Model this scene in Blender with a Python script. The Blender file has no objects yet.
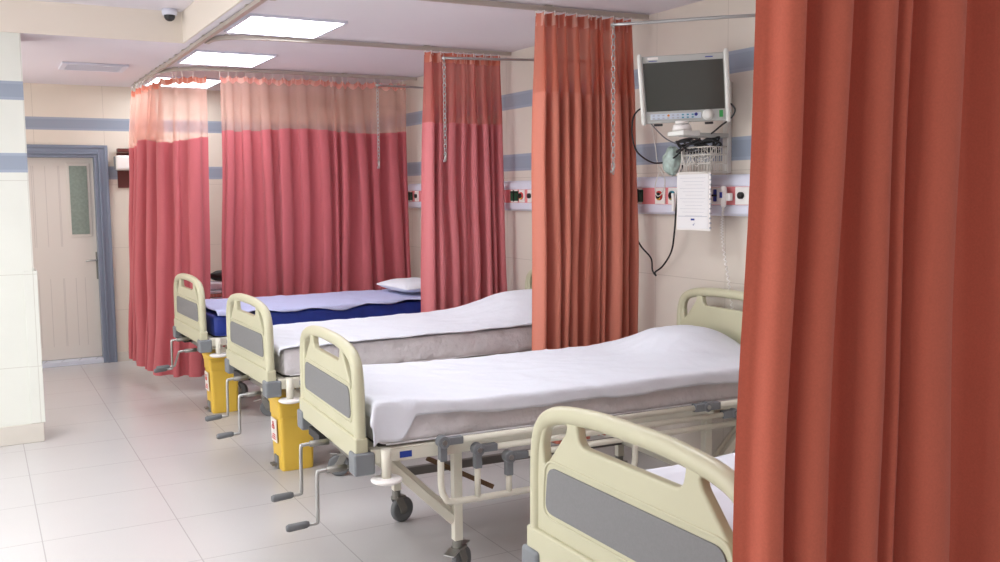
import bpy, bmesh, math, random
from mathutils import Vector, Matrix, noise
random.seed(7)
C = bpy.context.scene.collection
PI = math.pi

# ------------------------------------------------------------------ materials
def lin(c):
    return tuple(((x/255)/12.92 if x/255 <= .04045 else ((x/255+.055)/1.055)**2.4) for x in c) + (1,)

def mat(name, rgb, rough=.5, metal=0, bump=0, bscale=40, vary=0, vscale=6, spec=.5, coat=0):
    m = bpy.data.materials.new(name); m.use_nodes = True
    nt = m.node_tree; N = nt.nodes; L = nt.links
    b = N['Principled BSDF']
    b.inputs['Base Color'].default_value = lin(rgb)
    b.inputs['Roughness'].default_value = rough
    b.inputs['Metallic'].default_value = metal
    b.inputs['Specular IOR Level'].default_value = spec
    b.inputs['Coat Weight'].default_value = coat
    tc = N.new('ShaderNodeTexCoord')
    if vary:
        n = N.new('ShaderNodeTexNoise'); n.inputs['Scale'].default_value = vscale; n.inputs['Detail'].default_value = 3
        L.new(tc.outputs['Object'], n.inputs['Vector'])
        r = N.new('ShaderNodeMapRange'); r.inputs[1].default_value = .3; r.inputs[2].default_value = .7
        r.inputs[3].default_value = 1-vary; r.inputs[4].default_value = 1+vary*.4
        L.new(n.outputs['Fac'], r.inputs[0])
        hs = N.new('ShaderNodeHueSaturation'); hs.inputs['Color'].default_value = lin(rgb)
        L.new(r.outputs[0], hs.inputs['Value']); L.new(hs.outputs[0], b.inputs['Base Color'])
    if bump:
        n = N.new('ShaderNodeTexNoise'); n.inputs['Scale'].default_value = bscale; n.inputs['Detail'].default_value = 4
        L.new(tc.outputs['Object'], n.inputs['Vector'])
        bp = N.new('ShaderNodeBump'); bp.inputs['Strength'].default_value = bump; bp.inputs['Distance'].default_value = .02
        L.new(n.outputs['Fac'], bp.inputs['Height']); L.new(bp.outputs[0], b.inputs['Normal'])
    return m

def emis(name, rgb, s):
    m = bpy.data.materials.new(name); m.use_nodes = True
    b = m.node_tree.nodes['Principled BSDF']
    b.inputs['Base Color'].default_value = lin(rgb)
    b.inputs['Emission Color'].default_value = lin(rgb); b.inputs['Emission Strength'].default_value = s
    return m

def fabric(name, rgb, transl=.15, rgb2=None):
    m = bpy.data.materials.new(name); m.use_nodes = True
    nt = m.node_tree; N = nt.nodes; L = nt.links
    b = N['Principled BSDF']; out = N['Material Output']
    b.inputs['Roughness'].default_value = .9; b.inputs['Specular IOR Level'].default_value = .15
    b.inputs['Sheen Weight'].default_value = .15
    tc = N.new('ShaderNodeTexCoord')
    n = N.new('ShaderNodeTexNoise'); n.inputs['Scale'].default_value = 260; n.inputs['Detail'].default_value = 2
    L.new(tc.outputs['Object'], n.inputs['Vector'])
    mx = N.new('ShaderNodeMix'); mx.data_type = 'RGBA'
    mx.inputs[6].default_value = lin(tuple(c*.93 for c in rgb)); mx.inputs[7].default_value = lin(tuple(min(255, c*1.04) for c in rgb))
    L.new(n.outputs['Fac'], mx.inputs[0]); L.new(mx.outputs[2], b.inputs['Base Color'])
    t = N.new('ShaderNodeBsdfTranslucent'); t.inputs['Color'].default_value = lin(rgb2 or rgb)
    ms = N.new('ShaderNodeMixShader'); ms.inputs[0].default_value = transl
    L.new(b.outputs[0], ms.inputs[1]); L.new(t.outputs[0], ms.inputs[2]); L.new(ms.outputs[0], out.inputs['Surface'])
    return m

def sheer(name, rgb, alpha):
    m = bpy.data.materials.new(name); m.use_nodes = True
    nt = m.node_tree; N = nt.nodes; L = nt.links
    out = N['Material Output']; N.remove(N['Principled BSDF'])
    d = N.new('ShaderNodeBsdfDiffuse'); d.inputs['Color'].default_value = lin(rgb)
    t = N.new('ShaderNodeBsdfTranslucent'); t.inputs['Color'].default_value = lin(rgb)
    a = N.new('ShaderNodeMixShader'); a.inputs[0].default_value = .45
    L.new(d.outputs[0], a.inputs[1]); L.new(t.outputs[0], a.inputs[2])
    tr = N.new('ShaderNodeBsdfTransparent'); tr.inputs['Color'].default_value = (1, .93, .9, 1)
    ms = N.new('ShaderNodeMixShader'); ms.inputs[0].default_value = alpha
    L.new(tr.outputs[0], ms.inputs[1]); L.new(a.outputs[0], ms.inputs[2]); L.new(ms.outputs[0], out.inputs['Surface'])
    return m

class NT:   # tiny node-math helper
    def __init__(s, m): s.m = m; s.nt = m.node_tree; s.N = s.nt.nodes; s.L = s.nt.links
    def math(s, op, a, b=None, c=None):
        n = s.N.new('ShaderNodeMath'); n.operation = op
        for i, v in enumerate((a, b, c)):
            if v is None: continue
            if isinstance(v, (int, float)): n.inputs[i].default_value = v
            else: s.L.new(v, n.inputs[i])
        return n.outputs[0]
    def band(s, z, a, b): return s.math('MULTIPLY', s.math('GREATER_THAN', z, a), s.math('LESS_THAN', z, b))
    def joint(s, x, off, step, w):
        f = s.math('FRACT', s.math('DIVIDE', s.math('SUBTRACT', x, off-w/2), step))
        return s.math('LESS_THAN', f, w/step)
    def mix(s, f, a, b):
        n = s.N.new('ShaderNodeMix'); n.data_type = 'RGBA'
        s.L.new(f, n.inputs[0])
        for i, v in ((6, a), (7, b)):
            if isinstance(v, tuple): n.inputs[i].default_value = v
            else: s.L.new(v, n.inputs[i])
        return n.outputs[2]

def wall_mat(name, base, axis, off, rough=.35, stripes=True, darker=0):
    m = mat(name, base, rough, spec=.35); t = NT(m)
    g = t.N.new('ShaderNodeNewGeometry'); sp = t.N.new('ShaderNodeSeparateXYZ'); t.L.new(g.outputs['Position'], sp.inputs[0])
    h = sp.outputs[axis]; z = sp.outputs[2]
    nz = t.N.new('ShaderNodeTexNoise'); nz.inputs['Scale'].default_value = 2.5; nz.inputs['Detail'].default_value = 5
    t.L.new(g.outputs['Position'], nz.inputs['Vector'])
    col = t.mix(nz.outputs['Fac'], lin(tuple(c*.96 for c in base)), lin(tuple(min(255, c*1.02) for c in base)))
    j = t.math('MAXIMUM', t.joint(h, off, .6, .004), t.joint(z, .5, .6, .004))
    j = t.math('MULTIPLY', j, .35)
    col = t.mix(j, col, lin((150, 138, 122)))
    if stripes:
        s = t.math('MAXIMUM', t.band(z, 2.207, 2.324), t.band(z, 1.751, 1.874))
        col = t.mix(s, col, lin((150, 160, 176)))
        e = None
        for a in (2.207, 2.306, 1.751, 1.856):
            k = t.band(z, a, a+.018); e = k if e is None else t.math('MAXIMUM', e, k)
        col = t.mix(t.math('MULTIPLY', e, .6), col, lin((166, 176, 192)))
    t.L.new(col, t.N['Principled BSDF'].inputs['Base Color'])
    return m

def floor_mat():
    m = mat('floor_tile', (205, 200, 196), .28, spec=.45); t = NT(m)
    g = t.N.new('ShaderNodeNewGeometry'); sp = t.N.new('ShaderNodeSeparateXYZ'); t.L.new(g.outputs['Position'], sp.inputs[0])
    j = t.math('MAXIMUM', t.joint(sp.outputs[0], .791, .6025, .005), t.joint(sp.outputs[1], 4.189, .6025, .005))
    nz = t.N.new('ShaderNodeTexNoise'); nz.inputs['Scale'].default_value = 1.6; nz.inputs['Detail'].default_value = 6
    t.L.new(g.outputs['Position'], nz.inputs['Vector'])
    col = t.mix(nz.outputs['Fac'], lin((200, 197, 196)), lin((208, 205, 204)))
    n2 = t.N.new('ShaderNodeTexNoise'); n2.inputs['Scale'].default_value = 160; t.L.new(g.outputs['Position'], n2.inputs['Vector'])
    col = t.mix(t.math('MULTIPLY', n2.outputs['Fac'], .15), col, lin((150, 146, 142)))
    col = t.mix(t.math('MULTIPLY', j, .4), col, lin((120, 116, 112)))
    b = t.N['Principled BSDF']; t.L.new(col, b.inputs['Base Color'])
    b.inputs['Roughness'].default_value = .27
    return m

CREAM = (230, 221, 207)
M = dict(
    ceiling=mat('ceiling_paint', (232, 226, 232), .9, bump=.05, bscale=3),
    beam=mat('soffit_paint', (232, 222, 210), .85),
    wall_back=wall_mat('tiled_wall_far', CREAM, 0, 1.1),
    wall_side=wall_mat('tiled_wall_side', (222, 213, 202), 1, 3.9),
    column=wall_mat('tiled_column', (226, 228, 220), 0, -.3),
    plain=mat('plain_wall', (228, 222, 212), .8),
    floor=floor_mat(),
    base=mat('baseboard_stone', (214, 208, 198), .5, vary=.05),
    board=mat('cream_plastic', (198, 195, 166), .34, vary=.03, vscale=3),
    inset=mat('grey_laminate', (124, 124, 125), .55, bump=.05, bscale=300, vary=.06, vscale=180),
    block=mat('grey_plastic', (124, 128, 132), .45),
    white_metal=mat('cream_painted_steel', (226, 222, 206), .35, vary=.04),
    chrome=mat('chrome', (180, 180, 178), .34, metal=1),
    dull=mat('dull_steel', (140, 138, 132), .42, metal=.8),
    brown=mat('brown_spring_steel', (110, 84, 58), .5, metal=.3),
    rubber=mat('grey_rubber', (104, 106, 108), .6),
    dark=mat('dark_plastic', (34, 34, 36), .45),
    platform=mat('bed_platform', (118, 112, 108), .7),
    sheet=mat('white_cotton', (226, 228, 236), .9, bump=.5, bscale=7, spec=.2),
    sheet_lav=mat('lavender_paper_sheet', (190, 194, 228), .85, bump=.3, bscale=12, spec=.2),
    cover=mat('grey_white_mattress_cover', (226, 222, 224), .75, bump=1.0, bscale=13, vary=.1, vscale=9, spec=.3),
    blue=mat('royal_blue_vinyl', (30, 52, 138), .5, bump=.2, bscale=14, vary=.2, vscale=14),
    blue_lbl=mat('blue_label', (30, 60, 150), .5),
    yellow=mat('yellow_plastic', (232, 192, 74), .45, vary=.05),
    sticker=mat('white_sticker', (238, 232, 226), .6),
    red=mat('red_print', (205, 62, 60), .6),
    alu=mat('aluminium_track', (190, 182, 172), .4, metal=.5),
    trunk=mat('white_trunking', (222, 224, 238), .35),
    pink=mat('pink_panel', (232, 140, 144), .5),
    plate=mat('white_socket_plate', (240, 236, 232), .4),
    black=mat('black_socket', (18, 18, 18), .5),
    green=mat('dark_green_plug', (28, 74, 52), .5),
    ylw=mat('yellow_ring', (230, 200, 60), .5),
    cyan=mat('cyan_ring', (50, 140, 160), .5),
    mon=mat('grey_monitor_shell', (186, 188, 184), .4),
    monw=mat('white_monitor_trim', (228, 228, 222), .4),
    screen=mat('monitor_glass', (52, 54, 48), .22, spec=.6),
    keypad=mat('pale_keypad', (204, 214, 226), .5),
    orange=mat('orange_key', (236, 150, 30), .5),
    navy=mat('navy_mark', (38, 52, 140), .5),
    grnl=mat('green_label', (46, 150, 70), .5),
    paper=mat('paper', (232, 230, 230), .7),
    ink=mat('grey_ink', (182, 184, 192), .8),
    teal=mat('pale_teal_plastic', (186, 206, 198), .25, vary=.3, vscale=30),
    wire=mat('white_wire', (214, 210, 202), .4),
    doorf=mat('blue_grey_door_frame', (128, 138, 156), .45),
    frost=mat('frosted_glass', (138, 152, 142), .6, vary=.15, vscale=40),
    brownwood=mat('dark_brown_wood', (92, 44, 38), .5),
    sill=mat('pale_blue_sill_tile', (214, 220, 232), .3),
    bag=mat('black_bag', (26, 24, 24), .6, bump=.3, bscale=20),
    lamp=emis('lamp_diffuser', (246, 250, 255), 12.5),
    header_far=fabric('salmon_header', (226, 152, 140), .3),
    header=fabric('orange_header', (216, 130, 110), .3),
)
def pleats(m):
    t = NT(m); tc = t.N.new('ShaderNodeTexCoord'); sp = t.N.new('ShaderNodeSeparateXYZ'); t.L.new(tc.outputs['Object'], sp.inputs[0])
    x = t.math('ADD', t.math('ADD', sp.outputs[0], sp.outputs[1]), t.math('MULTIPLY', t.math('SINE', t.math('MULTIPLY', sp.outputs[0], 61)), .006))
    k = t.math('LESS_THAN', t.math('FRACT', t.math('DIVIDE', x, .037)), .3)
    b = t.N['Principled BSDF']; src = b.inputs['Base Color'].links[0].from_socket
    t.L.new(t.mix(t.math('MULTIPLY', k, .6), src, lin((244, 206, 190))), b.inputs['Base Color'])
pleats(M['header']); pleats(M['header_far'])
# curtains
M['c3'] = fabric('terracotta_orange_cloth', (216, 134, 114), .16)
M['c2'] = fabric('coral_pink_cloth', (216, 128, 132), .16)
M['c1'] = fabric('rose_red_cloth', (204, 110, 116), .18)
M['c4'] = fabric('deep_orange_cloth', (200, 108, 88), .12)
M['s3'] = sheer('orange_mesh', (222, 138, 116), .9)
M['s2'] = sheer('coral_mesh', (212, 126, 118), .9)
M['s1'] = sheer('peach_mesh', (240, 192, 178), .5)

def leaf_material():
    m = mat('white_door_leaf', (222, 216, 208), .5); t = NT(m)
    g = t.N.new('ShaderNodeNewGeometry'); sp = t.N.new('ShaderNodeSeparateXYZ'); t.L.new(g.outputs['Position'], sp.inputs[0])
    x, z = sp.outputs[0], sp.outputs[2]
    j = None
    for a in (.20, .235, .35, .465, .48, .58, .69, .70):
        k = t.band(x, a, a+.006); j = k if j is None else t.math('MAXIMUM', j, k)
    for a in (.80, .88):
        k = t.math('MULTIPLY', t.band(x, a, a+.006), t.math('LESS_THAN', z, .82)); j = t.math('MAXIMUM', j, k)
    zz = t.math('MAXIMUM', t.band(z, .17, .82), t.band(z, 1.12, 1.88))
    j = t.math('MULTIPLY', t.math('MULTIPLY', j, zz), .3)
    t.L.new(t.mix(j, lin((222, 216, 208)), lin((150, 142, 140))), t.N['Principled BSDF'].inputs['Base Color'])
    return m
M['leaf'] = leaf_material()

# ------------------------------------------------------------------ mesh helpers
class MB:
    def __init__(s): s.v = []; s.f = []; s.sm = []
    def add(s, vs, fs, smooth=False):
        o = len(s.v); s.v += [tuple(v) for v in vs]; s.f += [tuple(i+o for i in f) for f in fs]; s.sm += [smooth]*len(fs); return s
    def box(s, x0, x1, y0, y1, z0, z1):
        vs = [(x, y, z) for z in (z0, z1) for x, y in ((x0, y0), (x1, y0), (x1, y1), (x0, y1))]
        return s.add(vs, [(3, 2, 1, 0), (4, 5, 6, 7), (0, 1, 5, 4), (1, 2, 6, 5), (2, 3, 7, 6), (3, 0, 4, 7)])
    def bar(s, a, b, w, h=None):
        a, b = Vector(a), Vector(b); h = h or w; d = (b-a).normalized()
        up = Vector((0, 0, 1)) if abs(d.z) < .95 else Vector((1, 0, 0))
        r = d.cross(up).normalized(); u = r.cross(d)
        vs = [p + r*i*w/2 + u*j*h/2 for p in (a, b) for i, j in ((-1, -1), (1, -1), (1, 1), (-1, 1))]
        return s.add(vs, [(0, 1, 2, 3), (7, 6, 5, 4), (0, 4, 5, 1), (1, 5, 6, 2), (2, 6, 7, 3), (3, 7, 4, 0)])
    def tube(s, pts, r, n=10, closed=False, flat=1):
        pts = [Vector(p) for p in pts]; k = len(pts); rs = r if isinstance(r, (list, tuple)) else [r]*k
        vs = []; prev = None
        for i, p in enumerate(pts):
            if closed: t = (pts[(i+1) % k]-pts[i-1])
            else: t = pts[min(i+1, k-1)]-pts[max(i-1, 0)]
            t.normalize()
            if prev is None:
                a = Vector((0, 0, 1)) if abs(t.z) < .9 else Vector((1, 0, 0)); u = t.cross(a).normalized()
            else:
                u = (prev - t*prev.dot(t)).normalized()
            prev = u; w = t.cross(u)
            vs += [p + (u*math.cos(2*PI*j/n) + w*math.sin(2*PI*j/n))*rs[i] for j in range(n)]
        fs = []
        m = k if closed else k-1
        for i in range(m):
            for j in range(n):
                a, b = i*n+j, i*n+(j+1) % n; c, d = ((i+1) % k)*n+(j+1) % n, ((i+1) % k)*n+j
                fs.append((a, b, c, d))
        s.add(vs, fs, True)
        if not closed:
            o = len(s.v)-len(vs)
            s.f += [tuple(o+j for j in range(n))[::-1], tuple(o+(k-1)*n+j for j in range(n))]; s.sm += [False, False]
        return s
    def cyl(s, a, b, r, n=20, r2=None): return s.tube([a, b], [r, r if r2 is None else r2], n)
    def lathe(s, prof, c=(0, 0, 0), n=24, axis='z'):
        vs = []
        for r, h in prof:
            for j in range(n):
                a = 2*PI*j/n; p = (r*math.cos(a), r*math.sin(a), h)
                if axis == 'y': p = (p[0], p[2], p[1])
                if axis == 'x': p = (p[2], p[0], p[1])
                vs.append((p[0]+c[0], p[1]+c[1], p[2]+c[2]))
        fs = [(i*n+j, i*n+(j+1) % n, (i+1)*n+(j+1) % n, (i+1)*n+j) for i in range(len(prof)-1) for j in range(n)]
        return s.add(vs, fs, True)
    def grid(s, nu, nv, fn, smooth=True):
        vs = [fn(i/(nu-1), j/(nv-1)) for j in range(nv) for i in range(nu)]
        fs = [(j*nu+i, j*nu+i+1, (j+1)*nu+i+1, (j+1)*nu+i) for j in range(nv-1) for i in range(nu-1)]
        return s.add(vs, fs, smooth)
    def build(s, name, m, parent=None, bevel=0, loc=None, seg=2, recalc=True):
        me = bpy.data.meshes.new(name); me.from_pydata(s.v, [], s.f); me.materials.append(m)
        for p, k in zip(me.polygons, s.sm): p.use_smooth = k
        if recalc:
            bm = bmesh.new(); bm.from_mesh(me); bmesh.ops.recalc_face_normals(bm, faces=bm.faces); bm.to_mesh(me); bm.free()
        o = bpy.data.objects.new(name, me); C.objects.link(o)
        if parent: o.parent = parent
        if loc: o.location = loc
        if bevel:
            b = o.modifiers.new('bevel', 'BEVEL'); b.width = bevel; b.segments = seg; b.limit_method = 'ANGLE'; b.angle_limit = .6
            for p in me.polygons: p.use_smooth = True
            o.modifiers.new('wn', 'WEIGHTED_NORMAL')
        return o

def tag(o, label, cat, group=None, kind=None):
    o['label'] = label; o['category'] = cat
    if group: o['group'] = group
    if kind: o['kind'] = kind
    return o
def thing(name, label, cat, loc=(0, 0, 0), rz=0, group=None, rot=None):
    o = bpy.data.objects.new(name, None); C.objects.link(o); o.location = loc
    o.rotation_euler = rot or (0, 0, rz); o.empty_display_size = .1
    return tag(o, label, cat, group)
def struct(o): o['kind'] = 'structure'; return o
def smooth_path(pts, n=8, closed=False):
    P = [Vector(p) for p in pts]; out = []
    k = len(P)
    for i in range(k-1):
        p0 = P[max(i-1, 0)]; p1 = P[i]; p2 = P[i+1]; p3 = P[min(i+2, k-1)]
        for j in range(n):
            t = j/n
            out.append(.5*((2*p1)+(p2-p0)*t+(2*p0-5*p1+4*p2-p3)*t*t+(3*p1-p0-3*p2+p3)*t**3))
    out.append(P[-1]); return out

def round_poly(pts, r, n=5):
    """rounded polygon in 2D; r scalar or list"""
    out = []; k = len(pts); rs = r if isinstance(r, (list, tuple)) else [r]*k
    for i in range(k):
        p = Vector(pts[i]); a = Vector(pts[i-1]); b = Vector(pts[(i+1) % k])
        da = (a-p); db = (b-p); rr = min(rs[i], da.length*.49, db.length*.49)
        s = p+da.normalized()*rr; e = p+db.normalized()*rr
        for j in range(n+1):
            t = j/n; out.append(tuple((1-t)**2*s+2*t*(1-t)*p+t*t*e))
    return out

def plate_mesh(loops, depth, bevel, mtx):
    """filled 2D outline with holes, thickness 2*depth, rounded edges -> mesh"""
    cu = bpy.data.curves.new('tmp', 'CURVE'); cu.dimensions = '2D'; cu.fill_mode = 'BOTH'
    cu.extrude = max(depth-bevel, .0001); cu.bevel_depth = bevel; cu.bevel_resolution = 2; cu.offset = -bevel
    for lp in loops:
        sp = cu.splines.new('POLY'); sp.points.add(len(lp)-1)
        for q, p in zip(sp.points, lp): q.co = (p[0], p[1], 0, 1)
        sp.use_cyclic_u = True
    o = bpy.data.objects.new('tmp', cu); C.objects.link(o)
    dg = bpy.context.evaluated_depsgraph_get(); dg.update()
    me = bpy.data.meshes.new_from_object(o.evaluated_get(dg)); me.transform(mtx)
    bpy.data.objects.remove(o); bpy.data.curves.remove(cu)
    return me
def mesh_obj(name, me, m, parent=None):
    me = me.copy(); me.name = name; me.materials.clear(); me.materials.append(m)
    o = bpy.data.objects.new(name, me); C.objects.link(o)
    if parent: o.parent = parent
    for p in me.polygons: p.use_smooth = True
    o.modifiers.new('wn', 'WEIGHTED_NORMAL')
    return o

# ------------------------------------------------------------------ room shell
XW = 3.53; YB = 9.746; ZL = 2.624; ZH = 2.83; YC = 6.807; XE = 1.305
struct(MB().box(-3.2, 3.8, -2.7, 10.2, -.1, 0).build('floor', M['floor']))
struct(MB().box(XE, XW+.1, -2.7, YC, ZL, ZH+.15).box(-1.2, XW+.1, YC, YB+.3, ZL, ZH+.15).build('ceiling', M['ceiling']))
struct(MB().box(-3.2, XE-.004, -2.7, YC-.004, ZH, ZH+.15).build('ceiling', M['ceiling']))
struct(MB().box(-3.2, XE+.0, YC-.012, YC-.002, ZL, ZH).box(XE-.012, XE-.002, -2.7, YC-.012, ZL, ZH).build('trim_1', M['beam']))
struct(MB().box(XW, XW+.15, -2.7, YB+.3, 0, ZL).build('wall_right', M['wall_side']))
# far wall with a door opening
DX0, DX1, DZ = .11, 1.035, 1.985
struct(MB().box(-1.2, DX0, YB, YB+.3, 0, ZL).box(DX1, XW, YB, YB+.3, 0, ZL).box(DX0, DX1, YB, YB+.3, DZ, ZL).build('wall_back', M['wall_back']))
struct(MB().box(-3.2, .305, YC, YC+.35, 0, ZL).build('wall_left', M['column']))
struct(MB().box(-1.35, -1.2, YC+.35, YB+.3, 0, ZL).build('wall_alcove', M['plain']))
struct(MB().box(-3.35, -3.2, -2.7, YC+.35, 0, ZH).build('wall_corridor', M['plain']))
struct(MB().box(-3.35, XW+.15, -2.85, -2.7, 0, ZH).build('wall_front', M['plain']))
struct(MB().box(-3.2, .315, YC-.016, YC-.001, 0, .125).box(.306, .315, YC-.001, YC+.35, 0, .125).build('baseboard_left', M['base'], bevel=.004))
struct(MB().box(DX1+.085, XW-.002, YB-.015, YB-.001, 0, .09).build('baseboard_back', M['base']))
struct(MB().box(XW-.015, XW-.001, -2.7, YB-.02, 0, .09).build('baseboard_right', M['base']))
struct(MB().box(.245, .325, YC-.014, YC-.0015, .127, 1.12).box(.3065, .325, YC-.001, YC+.3, .127, 1.12).build('trim_2', M['column'], bevel=.003))
# door
d = MB().box(DX0, DX1, YB+.12, YB+.16, .05, DZ-.002).build('door_1', M['leaf']); struct(d)
fr = MB()
for i, (w, y) in enumerate(((.085, 0), (.055, .02), (.03, .05))):
    e = w-.012*0
    y0 = YB-.03+i*.012
    fr.box(DX1-.0, DX1+w-i*.0, y0, YB-.001 if i == 0 else y0+.01, 0, DZ+w)
    fr.box(DX0-w, DX0, y0, YB-.001 if i == 0 else y0+.01, 0, DZ+w)
    fr.box(DX0, DX1, y0, YB-.001 if i == 0 else y0+.01, DZ, DZ+w)
fr = MB()
fr.box(DX1, DX1+.085, YB-.02, YB-.001, 0, DZ+.085).box(DX0-.085, DX0, YB-.02, YB-.001, 0, DZ+.085).box(DX0, DX1, YB-.02, YB-.001, DZ, DZ+.085)
fr.box(DX1+.058, DX1+.085, YB-.032, YB-.02, 0, DZ+.085).box(DX0-.085, DX1+.058, YB-.032, YB-.02, DZ+.058, DZ+.085)
fr.box(DX1, DX1+.018, YB-.032, YB-.02, 0, DZ+.018).box(DX0, DX1, YB-.032, YB-.02, DZ, DZ+.018)
fr.box(DX1-.035, DX1, YB-.01, YB+.118, .0, DZ).box(DX0, DX0+.03, YB-.01, YB+.118, .0, DZ).box(DX0+.03, DX1-.035, YB-.01, YB+.118, DZ-.03, DZ)
fr.build('door_frame', M['doorf'], d, bevel=.003)
MB().box(.765, .965, YB+.108, YB+.119, 1.21, 1.905).build('glazing_frame', M['leaf'], d, bevel=.003)
MB().box(.788, .942, YB+.101, YB+.1075, 1.235, 1.88).build('door_glass', M['frost'], d)
h = MB().box(.985, 1.025-.035+.03, YB+.108, YB+.119, .8, 1.06).build('door_handle', M['dull'], d, bevel=.003)
MB().tube([(1.0, YB+.107, .985), (1.0, YB+.07, .985), (.985, YB+.06, .985), (.89, YB+.06, .98)], .009).build('lever', M['chrome'], h)
st = MB().box(DX0+.03, DX1-.036, YB-.012, YB+.119, .0, .045).build('door_sill', M['sill'], d, bevel=.004)
g = MB()
for k in range(6): g.bar((.18+k*.15, YB-.0121, .0455), (.22+k*.15, YB+.118, .0455), .005, .003)
g.build('sill_joint', M['ink'], d)

# ------------------------------------------------------------------ ceiling fittings
def ceil_light(x0, x1, y0, y1, label, z=ZL, em='lamp'):
    t = thing('ceiling_light', label, 'ceiling light', ((x0+x1)/2, (y0+y1)/2, z-.012), group='square ceiling light panels')
    a, b = (x1-x0)/2, (y1-y0)/2
    f = MB()
    for s in (-1, 1):
        f.box(s*a-.008, s*a+.008, -b-.008, b+.008, -.004, .011).box(-a+.008, a-.008, s*b-.008, s*b+.008, -.004, .011)
    f.build('frame', M['trunk'], t)
    MB().box(-a+.009, a-.009, -b+.009, b-.009, .0, .010).build('diffuser', M[em], t)
ceil_light(1.43, 2.0, 5.52, 6.14, 'bright white panel light, nearest one seen on the ceiling')
ceil_light(1.43, 2.0, 7.05, 7.72, 'bright white panel light behind the nearest one, over the blue bed')
ceil_light(1.43, 2.0, 8.72, 9.42, 'bright white panel light farthest back, partly behind the mesh curtain')
ceil_light(1.43, 2.0, 3.9, 4.52, 'assumed bright white panel light above the white bed with side rails, out of view')  # assumed panel, unseen, continues the ceiling row towards the camera
ceil_light(1.43, 2.0, 2.3, 2.92, 'assumed bright white panel light over the nearest bed, out of view')  # assumed panel, also unseen, next in the row
ceil_light(-.9, -.3, 1.5, 2.1, 'added bright white panel light over the open floor, out of view', ZH)  # added unseen panel in the upper ceiling, for light on the left
ceil_light(-.9, -.3, 4.2, 4.8, 'added bright white panel light over the floor near the column, out of view', ZH)  # second added panel in the upper ceiling, unseen, for light

v = thing('ceiling_vent', 'white rectangular air vent in the lower ceiling near the door', 'vent', (.88, 8.28, ZL-.012))
f = MB()
for s in (-1, 1): f.box(s*.22-.02, s*.22+.02, -.2, .2, -.006, .011).box(-.2, .2, s*.18-.02, s*.18+.02, -.006, .011)
f.build('frame', M['trunk'], v, bevel=.002)
MB().box(-.2, .2, -.16, .16, .004, .010).build('backing', M['block'], v)
for k in range(9): MB().box(-.2, .2, -.14+k*.034, -.122+k*.034, -.003, .003).build('slat', M['trunk'], v)

cm = thing('dome_camera', 'small white dome security camera with dark lens under the upper ceiling', 'security camera', (1.2, 6.72, ZH))
MB().lathe([(0, -.001), (.047, -.001), (.05, -.02), (.046, -.04), (.0, -.04)]).build('base', M['trunk'], cm)
MB().lathe([(.036, -.041), (.035, -.055), (.026, -.07), (.012, -.078), (0, -.079)]).build('dome', M['dark'], cm)

def track(pts, label):
    t = thing('curtain_track', label, 'curtain track', tuple(pts[0][:2])+(0,), group='ceiling curtain tracks')
    o = Vector((pts[0][0], pts[0][1], 0))
    P = smooth_path([(x, y, 2.602) for x, y in pts], 8)
    vs = []; fs = []
    for i, p in enumerate(P):
        tg = (P[min(i+1, len(P)-1)]-P[max(i-1, 0)]).normalized(); n = Vector((-tg.y, tg.x, 0))
        vs += [p-o+n*a+Vector((0, 0, b)) for a, b in ((-.014, -.010), (.014, -.010), (.014, .014), (-.014, .014))]
    for i in range(len(P)-1):
        for j in range(4): fs.append((i*4+j, i*4+(j+1) % 4, i*4+4+(j+1) % 4, i*4+4+j))
    m = MB().add(vs, fs); m.f += [(0, 1, 2, 3), tuple(len(vs)-k for k in (1, 2, 3, 4))]; m.sm += [False]*2
    m.build('rail', M['alu'], t)
    L = sum((P[i+1]-P[i]).length for i in range(len(P)-1)); nb = max(2, int(L/.5)); step = max(1, len(P)//nb)
    for i in range(2, len(P)-1, step): q = P[i]-o; MB().box(q.x-.02, q.x+.02, q.y-.02, q.y+.02, q.z+.0145, ZL-.001).build('bracket', M['alu'], t)
track([(1.36, -1.5), (1.36, 1.5), (1.36, 4), (1.36, 6.4), (1.36, 7.6), (1.352, 8.4), (1.345, 9.5)], 'long straight curtain track running along the bed foot ends to the far curtain')
track([(1.40, 6.56), (1.42, 6.4), (1.52, 6.3), (1.75, 6.24), (2.3, 6.21), (3.0, 6.20), (3.5, 6.18)], 'curved curtain track between the blue bed and the middle white bed')
track([(1.40, 4.96), (1.42, 4.8), (1.52, 4.7), (1.75, 4.63), (2.3, 4.60), (3.0, 4.58), (3.5, 4.55)], 'curved curtain track above the orange curtain between two white beds')
track([(1.385, 8.3), (1.41, 8.18), (1.5, 8.05), (1.7, 7.95), (2.3, 7.91), (3.0, 7.90), (3.5, 7.88)], 'curved curtain track carrying the wide far curtain')
track([(.98, 1.09), (1.8, 1.09), (2.6, 1.09), (3.5, 1.09)], 'curtain track above the foreground curtain')

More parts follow.
